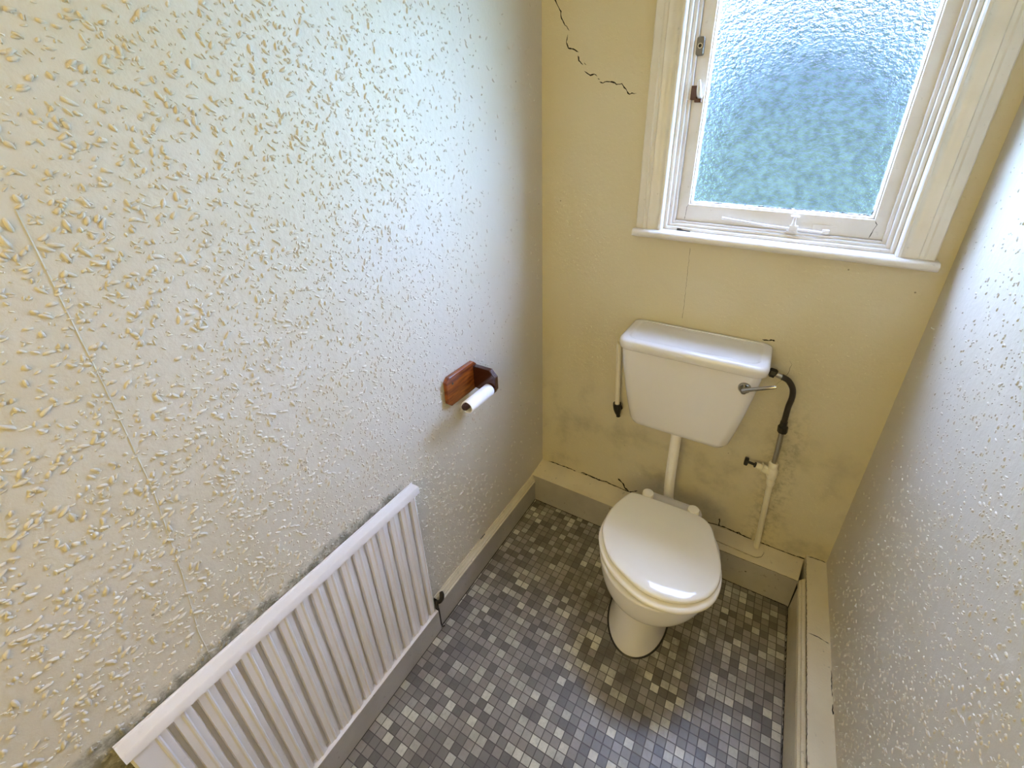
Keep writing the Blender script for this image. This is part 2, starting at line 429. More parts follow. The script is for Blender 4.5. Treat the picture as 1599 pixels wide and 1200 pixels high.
# ------------------------------------------------------------------ walls with woodchip relief
def chips(n, u0, u1, v0, v1, place, big=1.0, hmax=0.0016, dens=None, gap=None):
    """n flattened splinter bumps; place(u,v,h)->xyz. Returns verts, faces"""
    K = 9
    U = rng.uniform(u0, u1, n*3); V_ = rng.uniform(v0, v1, n*3)
    # clumping: keep more where a low-frequency field is high
    fld = 0.5+0.5*np.sin(U*37+np.sin(V_*29)*2.0)*np.sin(V_*41+np.sin(U*23)*2.0)
    keep = rng.uniform(0, 1, n*3) < (0.65+0.35*fld)
    if dens is not None: keep &= rng.uniform(0, 1, n*3) < dens(U, V_)
    U, V_ = U[keep][:n], V_[keep][:n]; n = len(U)
    ln = np.clip(rng.lognormal(math.log(0.0038), 0.40, n), 0.0016, 0.0095)*big
    wd = np.clip(ln*rng.uniform(0.30, 0.66, n), 0.0012, 0.0034)*1.0
    ang = rng.uniform(0, PI, n); h = np.clip(wd*rng.uniform(0.7, 1.25, n), 0.0008, hmax)
    th = np.arange(K)*2*PI/K
    verts = np.zeros((n, 2*K+1, 3)); 
    jit = 1+rng.uniform(-0.22, 0.22, (n, K))
    bend = rng.uniform(-0.18, 0.18, n)
    for ri, (sc, hh) in enumerate(((1.0, -0.0003), (0.60, 0.88))):
        a = np.cos(th)[None, :]*ln[:, None]*sc*jit
        b_ = np.sin(th)[None, :]*wd[:, None]*sc*jit + bend[:, None]*(a**2)/ln[:, None]
        uu = U[:, None]+a*np.cos(ang)[:, None]-b_*np.sin(ang)[:, None]
        vv = V_[:, None]+a*np.sin(ang)[:, None]+b_*np.cos(ang)[:, None]
        hv = np.full((n, K), hh) if ri == 0 else h[:, None]*hh*np.ones((1, K))
        verts[:, ri*K:(ri+1)*K, 0] = uu; verts[:, ri*K:(ri+1)*K, 1] = vv; verts[:, ri*K:(ri+1)*K, 2] = hv
    verts[:, 2*K] = np.stack([U, V_, h], 1)
    F = []
    base = np.arange(n)*(2*K+1)
    q = [(k, (k+1) % K, K+(k+1) % K, K+k) for k in range(K)]
    tr_ = [(K+k, K+(k+1) % K, 2*K) for k in range(K)]
    vs = verts.reshape(-1, 3)
    xyz = place(vs[:, 0], vs[:, 1], vs[:, 2])
    for b0 in base.tolist():
        F += [tuple(b0+i for i in f) for f in q]+[tuple(b0+i for i in f) for f in tr_]
    return xyz, F
def wall_mesh(name, mb, mats, chipdata=None, flip=False):
    vs = list(mb.v); fs = list(mb.f); mi = list(mb.mi)
    k = len(vs); nb = len(fs)
    if chipdata is not None:
        for xyz, F in chipdata:
            k = len(vs)
            vs += list(map(tuple, xyz.tolist()))
            fs += [tuple(i+k for i in (reversed(f) if flip else f)) for f in F]
            mi += [0]*len(F)
    me = bpy.data.meshes.new(name); me.from_pydata(vs, [], fs)
    for m_ in mats: me.materials.append(m_)
    me.polygons.foreach_set('material_index', mi)
    sm = [False]*nb+[True]*(len(fs)-nb)
    me.polygons.foreach_set('use_smooth', sm)
    me.update()
    o = bpy.data.objects.new(name, me); COL.objects.link(o)
    return struct(o)

T = 0.12
# left wall: chips fade towards the window corner where the paper is much flatter
mb = MB().box((-T, YB, 0), (0, 0.0, ZC))
cd = [chips(31000, YB+0.3, -0.02, 0.0, 2.35, lambda u, v, h: np.stack([h, u, v], 1),
            dens=lambda U, V_: np.clip((-U-0.30)/0.60, 0.06, 1.0), hmax=0.0030)]
# butt seam of two lengths of paper
sy = [(-1.318, 1.60), (-1.321, 1.34), (-1.327, 1.14), (-1.345, 0.95), (-1.364, 0.80), (-1.366, 0.72)]
for (ya, za), (yb_, zb) in zip(sy[:-1], sy[1:]):
    mb.add([(0.0002, ya-0.0004, za), (0.0011, ya, za), (0.0002, ya+0.0016, za), (0.0002, yb_-0.0004, zb), (0.0011, yb_, zb), (0.0002, yb_+0.0016, zb)],
           [(0, 1, 4, 3), (1, 2, 5, 4)])
wall_mesh('wall_left', mb, [M['wall_left']], cd)
mb = MB().box((W, YB, 0), (W+T, 0.0, ZC))
cd = [chips(26000, YB+0.3, -0.02, 0.0, 2.35, lambda u, v, h: np.stack([W-h, u, v], 1),
            dens=lambda U, V_: np.clip((-U-0.15)/0.5, 0.10, 1.0), hmax=0.0022, big=0.8)]
wall_mesh('wall_right', mb, [M['wall_right']], cd, flip=True)

# back wall with the window opening, cracks and seam
WX0, WX1, WZ0, WZ1 = 0.478, 1.143, 1.37, 2.32
mb = MB()
mb.box((-T, 0, 0), (WX0, T, ZC)); mb.box((WX1, 0, 0), (W+T, T, ZC))
mb.box((WX0, 0, 0), (WX1, T, WZ0)); mb.box((WX0, 0, WZ1), (WX1, T, ZC))
CR = [[(0.046, 2.076), (0.05, 2.072), (0.059, 2.057), (0.071, 2.041), (0.073, 2.023), (0.082, 2.01), (0.102, 1.988)],
      [(0.097, 1.978), (0.092, 1.958), (0.1, 1.941), (0.124, 1.935), (0.138, 1.928)], [(0.135, 1.919), (0.139, 1.905), (0.155, 1.892)],
      [(0.158, 1.899), (0.167, 1.891)], [(0.16, 1.875), (0.183, 1.862), (0.196, 1.865), (0.207, 1.858)], [(0.209, 1.853), (0.217, 1.849)],
      [(0.216, 1.843), (0.228, 1.839), (0.241, 1.843), (0.265, 1.84), (0.275, 1.834), (0.293, 1.836), (0.309, 1.82), (0.321, 1.806), (0.329, 1.809), (0.345, 1.808)]]
LC = [[(0.0, 0.167), (0.017, 0.166), (0.047, 0.170), (0.069, 0.173), (0.084, 0.173), (0.12, 0.173), (0.156, 0.174), (0.188, 0.171)],
      [(0.216, 0.172), (0.23, 0.179), (0.254, 0.177), (0.278, 0.172), (0.322, 0.171), (0.352, 0.176), (0.392, 0.171)],
      [(0.226, 0.171), (0.265, 0.177), (0.32, 0.172), (0.352, 0.179), (0.369, 0.172), (0.411, 0.172), (0.444, 0.168), (0.474, 0.170), (0.507, 0.193)],
      [(0.577, 0.200), (0.601, 0.190), (0.621, 0.180)],
      [(0.76, 0.165), (0.841, 0.164), (0.861, 0.169), (0.874, 0.170), (0.903, 0.172), (0.93, 0.168), (0.968, 0.164)], [(0.874, 0.168), (0.87, 0.21)],
      [(0.919, 0.169), (0.942, 0.166), (0.955, 0.173), (0.968, 0.164), (0.993, 0.162), (1.008, 0.162)],
      [(1.033, 0.161), (1.064, 0.162), (1.1, 0.160), (1.134, 0.160), (1.169, 0.161), (1.208, 0.165)],
      [(0.865, 1.063), (0.886, 1.064), (0.896, 1.068), (0.904, 1.066)]]
BIG = [[(0.407, 0.224), (0.434, 0.204), (0.447, 0.180), (0.469, 0.168)]]
FINE = [[(0.941, 0.901), (0.951, 0.92), (0.96, 0.936), (0.969, 0.961), (0.969, 0.977), (0.973, 0.993), (0.962, 1.007)],
        [(0.580, 1.345), (0.581, 1.326), (0.585, 1.22), (0.589, 1.114), (0.590, 1.08)]]
def ribbon(mb, pts, w, place, mi):
    P = [Vector((a, b, 0)) for a, b in pts]
    Q = []
    for i in range(len(P)-1):
        n_ = max(2, int((P[i+1]-P[i]).length/0.006))
        for k in range(n_):
            q = P[i].lerp(P[i+1], k/n_)
            if k: q += Vector((random.uniform(-1, 1), random.uniform(-1, 1), 0))*0.0013
            Q.append(q)
    Q.append(P[-1]); n_ = len(Q); vs = []
    for i, q in enumerate(Q):
        d = (Q[min(i+1, n_-1)]-Q[max(i-1, 0)]).normalized(); pr = Vector((-d.y, d.x, 0))
        ww = w*random.uniform(0.45, 1.3)*(0.15 if i in (0, n_-1) else 1)
        for s_ in (1, -1):
            p = q+pr*ww*s_; vs.append(place(p.x, p.y))
    mb.add(vs, [(2*i, 2*i+1, 2*i+3, 2*i+2) for i in range(n_-1)], mi)
pb = lambda a, b: (a, -0.0007, b)
for c_ in CR: ribbon(mb, c_, 0.0019, pb, 1)
for c_ in LC: ribbon(mb, c_, 0.0027, pb, 1)
for c_ in BIG: ribbon(mb, c_, 0.0042, pb, 1)
for c_ in FINE: ribbon(mb, c_, 0.0004, pb, 1)
hole = lambda U, V_: (1-((U > 0.39) & (U < 1.235) & (V_ > 1.36)).astype(float))*np.where(V_ < 0.9, 0.7, 0.45)
cd = [chips(2600, 0.01, W-0.01, 0.18, 2.35, lambda u, v, h: np.stack([u, -h*0.45, v], 1), dens=hole, hmax=0.0010, big=0.9)]
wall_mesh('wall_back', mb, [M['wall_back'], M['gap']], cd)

# wall behind the camera with an open doorway to the hall, ceiling, floor
mb = MB().box((-T, YB-T, 0), (0.28, YB, ZC)).box((1.06, YB-T, 0), (W+T, YB, ZC)).box((0.28, YB-T, 2.03), (1.06, YB, ZC))
# hallway beyond the doorway
HY = -3.40
mb.box((-T-0.3, HY, 0), (-0.3, YB-T, ZC)).box((W+0.3, HY, 0), (W+0.3+T, YB-T, ZC)).box((-T-0.3, HY-T, 0), (W+0.3+T, HY, ZC))
mb.box((-0.3-T, YB-T, 0), (-T, YB-0.001, ZC)).box((W+T, YB-T, 0), (W+0.3+T, YB-0.001, ZC))
wall_mesh('wall_front', mb, [M['ceiling']])
struct(MB().box((-T-0.3, HY-T, ZC), (W+T+0.3, T, ZC+0.1)).build('ceiling', M['ceiling'], smooth=0))
struct(MB().box((-T-0.3, HY-T, -0.1), (W+T+0.3, T, 0)).build('floor', M['floor'], smooth=0))

# ------------------------------------------------------------------ skirtings and boxed-in ledges
HL = 0.155
D = 0.110
# left skirting: moulded top
prof = [(0.0, 0), (0.018, 0), (0.018, 0.118), (0.0165, 0.122), (0.0165, 0.126), (0.013, 0.131), (0.0105, 0.139), (0.0105, 0.143), (0.006, 0.149), (0.004, HL), (0.0, HL)]
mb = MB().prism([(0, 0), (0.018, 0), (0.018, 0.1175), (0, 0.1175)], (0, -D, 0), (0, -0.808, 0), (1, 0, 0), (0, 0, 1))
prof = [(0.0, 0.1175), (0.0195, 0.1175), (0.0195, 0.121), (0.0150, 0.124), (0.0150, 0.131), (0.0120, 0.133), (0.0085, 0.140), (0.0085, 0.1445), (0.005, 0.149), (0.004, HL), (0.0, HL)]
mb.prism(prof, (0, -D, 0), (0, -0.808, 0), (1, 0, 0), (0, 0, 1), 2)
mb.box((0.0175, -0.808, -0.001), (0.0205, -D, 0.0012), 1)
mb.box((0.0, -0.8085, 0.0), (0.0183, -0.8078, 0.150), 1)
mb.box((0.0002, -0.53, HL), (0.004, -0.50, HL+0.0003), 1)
struct(mb.build('baseboard_left', [M['gloss_shaded'], M['gap'], M['gloss_cream']], smooth=0))
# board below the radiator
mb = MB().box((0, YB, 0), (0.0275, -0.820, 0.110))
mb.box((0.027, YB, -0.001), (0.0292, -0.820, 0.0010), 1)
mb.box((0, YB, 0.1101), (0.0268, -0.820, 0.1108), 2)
struct(mb.build('baseboard_front_left', [M['gloss_shaded'], M['gap'], M['radiator']], smooth=0, bevel=0.0008))
# ledge along the back wall
mb = MB()
x1 = 1.203
bv = [(0, -D, 0), (x1-0.018, -D, 0), (x1, 0, 0), (0, 0, 0), (0, -D, HL), (x1-0.018, -D, HL), (x1, 0, 0.158), (0, 0, 0.170)]
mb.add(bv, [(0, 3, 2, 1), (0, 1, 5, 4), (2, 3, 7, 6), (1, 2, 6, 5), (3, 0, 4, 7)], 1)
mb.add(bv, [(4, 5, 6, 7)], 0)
ribbon(mb, [(0.02, -0.1115), (0.3, -0.1112), (0.7, -0.1115), (1.18, -0.1115)], 0.0020, lambda a, b: (a, b, 0.0009), 2)
ribbon(mb, [(0.86, HL), (1.0, HL-0.001), (1.10, HL), (1.18, HL-0.001)], 0.0009, lambda a, b: (a, -D-0.0006, b), 2)
ribbon(mb, [(1.0035, 0.094), (1.0115, 0.094)], 0.0035, lambda a, b: (a, -D-0.0006, b), 2)
ribbon(mb, [(1.120, 0.125), (1.124, 0.120)], 0.0015, lambda a, b: (a, -D-0.0006, b), 2)
ribbon(mb, [(1.105, 0.140), (1.110, 0.138)], 0.0015, lambda a, b: (a, -D-0.0006, b), 2)
struct(mb.build('trim_1', [M['gloss_cream'], M['gloss_shaded'], M['gap']], smooth=0))
# raised painted patch round the foot of the supply pipe
pp = [(0.862, -0.074), (1.00, -0.080), (1.030, -0.080), (1.050, -0.068), (1.058, -0.045), (1.056, -0.012), (0.862, -0.006)]
mb = MB(); z0 = 0.1555
rin = lambda s_, dz: [(0.95+(x-0.95)*s_, -0.04+(y+0.04)*s_, 0.158+dz+(y+0.11)*0.03) for x, y in pp]
mb.rings([[(x, y, 0.150) for x, y in pp], rin(1.0, 0.0005), rin(0.98, 0.0016)])
ribbon(mb, [(x, y) for x, y in pp[:6]], 0.0007, lambda a, b: (a, b-0.0005, 0.1572), 1)
struct(mb.build('trim_2', [M['gloss_cream'], M['gap']], smooth=0))
# right skirting with moulding, and the boxing on top of it that runs back to the wall
XR = 1.185
HR = 0.187
prof = [(0, 0), (0, 0.148), (0.002, 0.154), (0.002, 0.160), (0.008, 0.166), (0.010, 0.172), (0.016, 0.177), (0.019, 0.183), (0.019, 0)]
mb = MB().prism(prof, (XR, -D, 0), (XR, YB, 0), (1, 0, 0), (0, 0, 1))
ribbon(mb, [(XR-0.002, -0.112), (XR-0.002, -0.6), (XR-0.001, -1.1)], 0.0018, lambda a, b: (a, b, 0.0009), 1)
mb.add([(XR-0.0006, -0.111, 0.002), (XR-0.0006, -0.122, 0.002), (XR-0.0006, -0.131, 0.10), (XR-0.0006, -0.136, 0.1475), (XR-0.0006, -0.111, 0.1475)], [(0, 1, 2, 3, 4)], 1)
struct(mb.build('baseboard_right', [M['gloss_cream'], M['gap']], smooth=0))
mb = MB().box((XR+0.0205, YB, 0), (W, 0, HR))
ribbon(mb, [(1.21, -0.33), (1.225, -0.329), (1.248, -0.331), (1.272, -0.335)], 0.0014, lambda a, b: (a, b, HR+0.0006), 1)
ribbon(mb, [(1.208, -0.005), (1.240, -0.002), (1.275, -0.003)], 0.0015, lambda a, b: (a, b, HR+0.0006), 1)
ribbon(mb, [(1.2055, -0.02), (1.2058, -0.3), (1.2055, -0.7), (1.2055, -1.0)], 0.0008, lambda a, b: (a, b, HR+0.0006), 1)
ribbon(mb, [(1.2745, -0.42), (1.2735, -0.50)], 0.0012, lambda a, b: (a, b, HR+0.0006), 1)
ribbon(mb, [(1.2740, -0.52), (1.2730, -0.55)], 0.0025, lambda a, b: (a, b, HR+0.0006), 1)
struct(mb.build('trim_3', [M['gloss_cream'], M['gap']], smooth=0))

# ------------------------------------------------------------------ window
win = bpy.data.objects.new('window_1', None); COL.objects.link(win); win.location = (0.81, 0, 1.40); struct(win)
WB = (0.81, 0, 1.40)
# architrave: moulded section (u from the opening outwards, v out of the wall)
ap = [(0, 0), (0, 0.020), (0.004, 0.024), (0.010, 0.0245), (0.012, 0.019), (0.018, 0.0165), (0.026, 0.0165), (0.034, 0.019), (0.042, 0.0225), (0.050, 0.0225),
      (0.053, 0.0195), (0.062, 0.0195), (0.066, 0.022), (0.068, 0.022), (0.086, 0.022), (0.089, 0.020), (0.089, 0)]
mb = MB()
mb.prism(ap, (WX0, 0, 1.396), (WX0, 0, WZ1), (-1, 0, 0), (0, -1, 0))
mb.prism(ap, (WX1, 0, 1.396), (WX1, 0, WZ1), (1, 0, 0), (0, -1, 0))
mb.prism(ap, (WX0-0.089, 0, WZ1), (WX1+0.089, 0, WZ1), (0, 0, 1), (0, -1, 0))
mb.build('architrave', M['window_white'], win, WB, smooth=30)
# sill with rounded nose
sp_ = [(0.075, 1.370), (-0.030, 1.3695)]+[(-0.036-0.0135*math.cos(a), 1.3825+0.013*math.sin(a)) for a in np.linspace(-PI/2, PI/2, 9)]+[(-0.030, 1.3955), (0.075, 1.397)]
mb = MB().prism(sp_, (0.384, 0, 0), (1.240, 0, 0), (0, 1, 0), (0, 0, 1))
# keep only the nose outside the opening: the rest sits in the opening
mb = MB()
nose = [(-0.001, 1.370), (-0.030, 1.3695)]+[(-0.036-0.0135*math.cos(a), 1.3825+0.013*math.sin(a)) for a in np.linspace(-PI/2, PI/2, 9)]+[(-0.030, 1.3955), (-0.001, 1.3965)]
mb.prism(nose, (0.384, 0, 0), (1.240, 0, 0), (0, 1, 0), (0, 0, 1))
mb.box((WX0+0.0005, -0.001, 1.3705), (WX1-0.0005, 0.115, 1.3965))
mb.build('window_sill', M['window_white'], win, WB, smooth=40)
# jamb lining with two stepped beads
SX0, SX1, SZ0 = 0.510, 1.117, 1.424
mb = MB()
def frame(mb, x0, x1, z0, z1, t_, ya, yb_, zt):
    mb.box((x0, ya, z0), (x0+t_, yb_, zt)); mb.box((x1-t_, ya, z0), (x1, yb_, zt))
    mb.box((x0+t_, ya, z0), (x1-t_, yb_, z0+(t_ if z1 is None else z1)))
frame(mb, WX0, WX1, 1.3965, 0.010, 0.0105, 0.006, 0.115, WZ1)
frame(mb, WX0+0.0105, WX1-0.0105, 1.4065, 0.009, 0.011, 0.022, 0.115, WZ1-0.0105)
frame(mb, WX0+0.0215, WX1-0.0215, 1.4155, 0.0075, 0.0095, 0.036, 0.115, WZ1-0.0215)
mb.box((WX0, 0.006, WZ1-0.03), (WX1, 0.115, WZ1))
mb.build('window_frame', M['window_white'], win, WB, smooth=0, bevel=0.0018)
# casement sash: stiles, rails, glazing bead; dark joint lines
GX0, GX1, GZ0, GZ1 = 0.552, 1.074, 1.484, 2.25
sash = MB()
ZT = WZ1-0.032
sash.box((SX0, 0.050, SZ0), (GX0-0.006, 0.090, ZT)); sash.box((GX1+0.006, 0.050, SZ0), (SX1, 0.090, ZT))
sash.box((GX0-0.006, 0.050, SZ0), (GX1+0.006, 0.090, GZ0-0.006)); sash.box((GX0-0.006, 0.050, GZ1), (GX1+0.006, 0.090, ZT))
gpf = [(0.0, 0.050), (0.002, 0.0555), (0.0045, 0.0555), (0.009, 0.063), (0.009, 0.075), (0, 0.075)]
sash.prism(gpf, (GX0-0.006, 0, GZ0-0.006), (GX0-0.006, 0, GZ1), (1, 0, 0), (0, 1, 0))
sash.prism(gpf, (GX1+0.006, 0, GZ0-0.006), (GX1+0.006, 0, GZ1), (-1, 0, 0), (0, 1, 0))
sash.prism(gpf, (GX0-0.006, 0, GZ0-0.006), (GX1+0.006, 0, GZ0-0.006), (0, 0, 1), (0, 1, 0))
pj = lambda a, b: (a, 0.0494, b)
ribbon(sash, [(1.081, 1.476), (1.088, 1.466), (1.083, 1.450), (1.078, 1.426)], 0.0010, pj, 1)
ribbon(sash, [(0.546, 1.478), (0.540, 1.468), (0.5395, 1.445), (0.538, 1.427)], 0.0007, pj, 1)
pj2 = lambda a, b: (a, 0.0625, b)
ribbon(sash, [(GX0+0.004, GZ0+0.004), (0.68, GZ0+0.003), (0.85, GZ0+0.004), (GX1-0.004, GZ0+0.004)], 0.0011, pj2, 1)
ribbon(sash, [(GX1-0.004, GZ0+0.004), (GX1-0.0035, GZ0+0.022)], 0.0022, pj2, 1)
sho = sash.build('sash', [M['window_white'], M['gap']], win, WB, smooth=0)
pn = MB().box((GX0-0.004, 0.0640, GZ0-0.004), (GX1+0.004, 0.0680, GZ1+0.004))
pn.mi = [0 if i == 2 else 1 for i in range(6)]    # relief on the room side only
pn.build('pane', [M['glass'], M['glass_back']], sho, WB, smooth=0)
# keep-plate with a keyhole on the left stile and the broken catch below it
mb = MB()
k = MB()
def rrect(cx, cz, w, h, r, n=5):
    out_ = []
    for sx, sz, a0 in ((1, 1, 0), (-1, 1, PI/2), (-1, -1, PI), (1, -1, 1.5*PI)):
        for a in np.linspace(a0, a0+PI/2, n):
            out_.append((cx+sx*(w/2-r)+r*math.cos(a), cz+sz*(h/2-r)+r*math.sin(a)))
    return out_
pl_ = rrect(0.5165, 1.930, 0.022, 0.047, 0.005)
k.rings([[(x, 0.050, z) for x, z in pl_], [(x, 0.0352, z) for x, z in pl_], [(0.5165+(x-0.5165)*0.92, 0.0340, 1.930+(z-1.930)*0.97) for x, z in pl_]])
k.tube([(0.517, 0.0345, 1.930), (0.517, 0.0315, 1.930)], 0.0070, 18, 2)
k.add([(0.517+0.0048*math.cos(a), 0.0312, 1.930+0.0048*math.sin(a)) for a in np.linspace(0, 2*PI, 13)[:-1]], [tuple(range(12))], 1)
kp = k.build('keep_plate', [M['plate'], M['gap'], M['steel']], win, WB, smooth=35); kp['label'] = 'worn metal plate with dark hole'
c_ = MB()
c_.box((0.4975, 0.027, 1.790), (0.5020, 0.050, 1.862))
c_.tube([(0.534, 0.050, 1.800), (0.533, 0.036, 1.803), (0.532, 0.027, 1.818), (0.531, 0.026, 1.833), (0.530, 0.028, 1.842)], [0.0078, 0.0078, 0.0070, 0.0052, 0.0035], 14, smooth_n=4)
c_.box((0.507, 0.034, 1.790), (0.526, 0.050, 1.828), 1)
c_.box((0.521, 0.032, 1.783), (0.541, 0.050, 1.793), 1)
kp = c_.build('window_catch', [M['window_white'], M['rust']], win, WB, smooth=40, bevel=0.0008); kp['label'] = 'painted catch with rusty break'
# casement stay: arm, peg bracket and pivot plate, all painted over
s_ = MB()
s_.tube([(0.664, 0.026, 1.4475), (0.700, 0.026, 1.4450), (0.780, 0.028, 1.4385), (0.862, 0.029, 1.4345), (0.93, 0.029, 1.432), (0.972, 0.031, 1.4300)], [0.0042, 0.0030, 0.0034, 0.0036, 0.0048, 0.003], 12, smooth_n=5)
s_.tube([(0.663, 0.026, 1.4475), (0.669, 0.026, 1.4472)], [0.0048, 0.0045], 12)
s_.box((0.858, 0.018, 1.4250), (0.890, 0.042, 1.4285)); s_.box((0.864, 0.022, 1.4285), (0.888, 0.034, 1.4455))
s_.build('casement_stay', M['window_white'], win, WB, smooth=40, bevel=0.0008)
k_ = MB(); ring = lambda r, z: [(0.874+r*math.cos(a), 0.029+r*math.sin(a), z) for a in np.linspace(0, 2*PI, 21)[:-1]]
k_.rings([ring(0.0085, 1.4445), ring(0.0055, 1.452), ring(0.0045, 1.463), ring(0.0045, 1.469), ring(0.0115, 1.4705), ring(0.0125, 1.473), ring(0.0105, 1.4755), ring(0.003, 1.477)])
k_.build('stay_knob', M['window_white'], win, WB, smooth=50)
MB().box((0.926, 0.0470, 1.4300), (0.992, 0.0502, 1.4520)).box((0.955, 0.028, 1.4305), (0.974, 0.048, 1.4400)).build('pivot_plate', M['window_white'], win, WB, smooth=0, bevel=0.001)

# small black key on the sill
mb = MB()
mb.tube([(0.527, 0.004, 1.3995), (0.538, 0.003, 1.3995)], [0.0038, 0.0042], 10)
mb.tube([(0.538, 0.003, 1.3990), (0.548, 0.002, 1.3982), (0.572, -0.001, 1.3980)], [0.0040, 0.0017, 0.0016], 10)
o = mb.build('window_key', M['black'], None, (0.548, 0.002, 1.3965), smooth=50)
tag(o, 'small black window key lying on the left end of the white sill', 'key')

# ------------------------------------------------------------------ radiator
rad = thing('radiator', 'white corrugated panel radiator low on the left wall above the skirting board', 'radiator', (0.01, -1.17, 0.111))
RB = (0.01, -1.17, 0.111)
R0, R1 = -1.518, -0.822
per = 0.0405
pts = [(R1, 0.013), (R1-0.003, 0.0185)]
y = R1-0.022
pts = [(R1, 0.0115), (R1-0.004, 0.0160), (R1-0.009, 0.0185), (R1-0.012, 0.0165)]
g = -0.8505
while g > R0+0.02:
    pts += [(g+0.0056, 0.0168), (g+0.0040, 0.0050), (g-0.0036, 0.0050), (g-0.0066, 0.0162), (g-0.0165, 0.0168), (g-0.0188, 0.0192), (g-0.0215, 0.0190), (g-0.0245, 0.0172)]
    g -= per
pts += [(R0+0.004, 0.0185), (R0, 0.0115)]
pts = [p for p in pts if p[0] >= R0]
mb = MB()
prof = [(x, y_) for y_, x in pts]
prof = [(0.0025, R1)]+prof+[(0.0025, R0)]
mb.prism(prof, (0, 0, 0.1115), (0, 0, 0.698), (1, 0, 0), (0, 1, 0))
mb.build('panel', M['radiator'], rad, RB, smooth=22)
mb = MB()
cp = [(0.0025, 0.690), (0.030, 0.690), (0.0325, 0.692), (0.0325, 0.713), (0.0305, 0.7165), (0.010, 0.7165), (0.009, 0.7155), (0.0055, 0.7155), (0.005, 0.7195), (0.0025, 0.7195)]
mb.prism(cp, (0, R1+0.003, 0), (0, R0-0.004, 0), (1, 0, 0), (0, 0, 1))
mb.build('top_cover', M['radiator'], rad, RB, smooth=30)
# grimy black stub of pipe and cable in the gap between skirting and board
mb = MB()
mb.tube([(0.016, -0.785, 0.163), (0.023, -0.790, 0.160), (0.026, -0.795, 0.148), (0.022, -0.800, 0.132), (0.014, -0.803, 0.122)], [0.006, 0.0085, 0.009, 0.006, 0.003], 12, smooth_n=4)
mb.tube([(0.015, -0.812, 0.150), (0.021, -0.817, 0.142), (0.023, -0.818, 0.125), (0.026, -0.8155, 0.11), (0.026, -0.8155, 0.06), (0.027, -0.8145, 0.012), (0.030, -0.806, 0.004)], [0.004, 0.0055, 0.004, 0.0022, 0.0022, 0.0022, 0.0028], 10, smooth_n=4)
mb.tube([(0.022, -0.812, 0.148), (0.026, -0.804, 0.150), (0.026, -0.797, 0.150)], [0.004, 0.004, 0.004], 8, smooth_n=3)
o = mb.build('pipe_stub', M['black'], None, (0.02, -0.808, 0.002), smooth=60)
tag(o, 'grimy black pipe stub in the gap of the left skirting beside the radiator', 'pipe')

# ------------------------------------------------------------------ toilet roll holder
hold = thing('toilet_roll_holder', 'stained pine toilet roll holder screwed to the left wall', 'toilet roll holder', (0.0, -0.555, 0.935))
HB = (0.0, -0.555, 0.935)
def chamf(y0, y1, z0, z1, c):
    return [(y0+c, z0), (y1-c, z0), (y1, z0+c), (y1, z1-c), (y1-c, z1), (y0+c, z1), (y0, z1-c), (y0, z0+c)]
mb = MB().prism(chamf(-0.637, -0.487, 0.886, 0.992, 0.014), (0.0015, 0, 0), (0.0175, 0, 0), (0, 1, 0), (0, 0, 1))
mb.build('back_plate', M['wood'], hold, HB, smooth=0, bevel=0.0022)
# arm: sticks out from the wall at the far end
ax_ = [(0.0175, 0.895), (0.084, 0.886), (0.100, 0.893), (0.107, 0.908), (0.107, 0.955), (0.086, 0.978), (0.0175, 0.978)]
mb = MB().prism(ax_, (0, -0.508, 0), (0, -0.490, 0), (1, 0, 0), (0, 0, 1))
mb.build('arm', M['wood_dark'], hold, HB, smooth=0, bevel=0.002)
mb = MB().tube([(0.086, -0.508, 0.915), (0.0855, -0.642, 0.915), (0.0855, -0.646, 0.915)], [0.0115, 0.0115, 0.009], 18)
mb.build('spindle', M['wood_dark'], hold, HB, smooth=50)
mb = MB().tube([(0.0172, -0.611, 0.965), (0.0190, -0.611, 0.965)], [0.0042, 0.0036], 12)
mb.build('screw', M['black'], hold, HB, smooth=40)
# near-finished roll: a thin hollow tube round the spindle
mb = MB(); cx_, cz_ = 0.0855, 0.9085; ri, ro = 0.0185, 0.0215
cir = lambda r, y_: [(cx_+r*math.cos(a), y_, cz_+r*math.sin(a)) for a in np.linspace(0, 2*PI, 37)[:-1]]
mb.rings([cir(ri, -0.632), cir(ro-0.001, -0.6325), cir(ro, -0.631), cir(ro, -0.515), cir(ro-0.001, -0.5135), cir(ri, -0.514), cir(ri, -0.632)], cap0=False, cap1=False)
o = mb.build('toilet_roll', M['paper'], None, (cx_, -0.576, cz_), smooth=40)
tag(o, 'nearly finished white toilet roll on the wooden holder spindle', 'toilet roll')

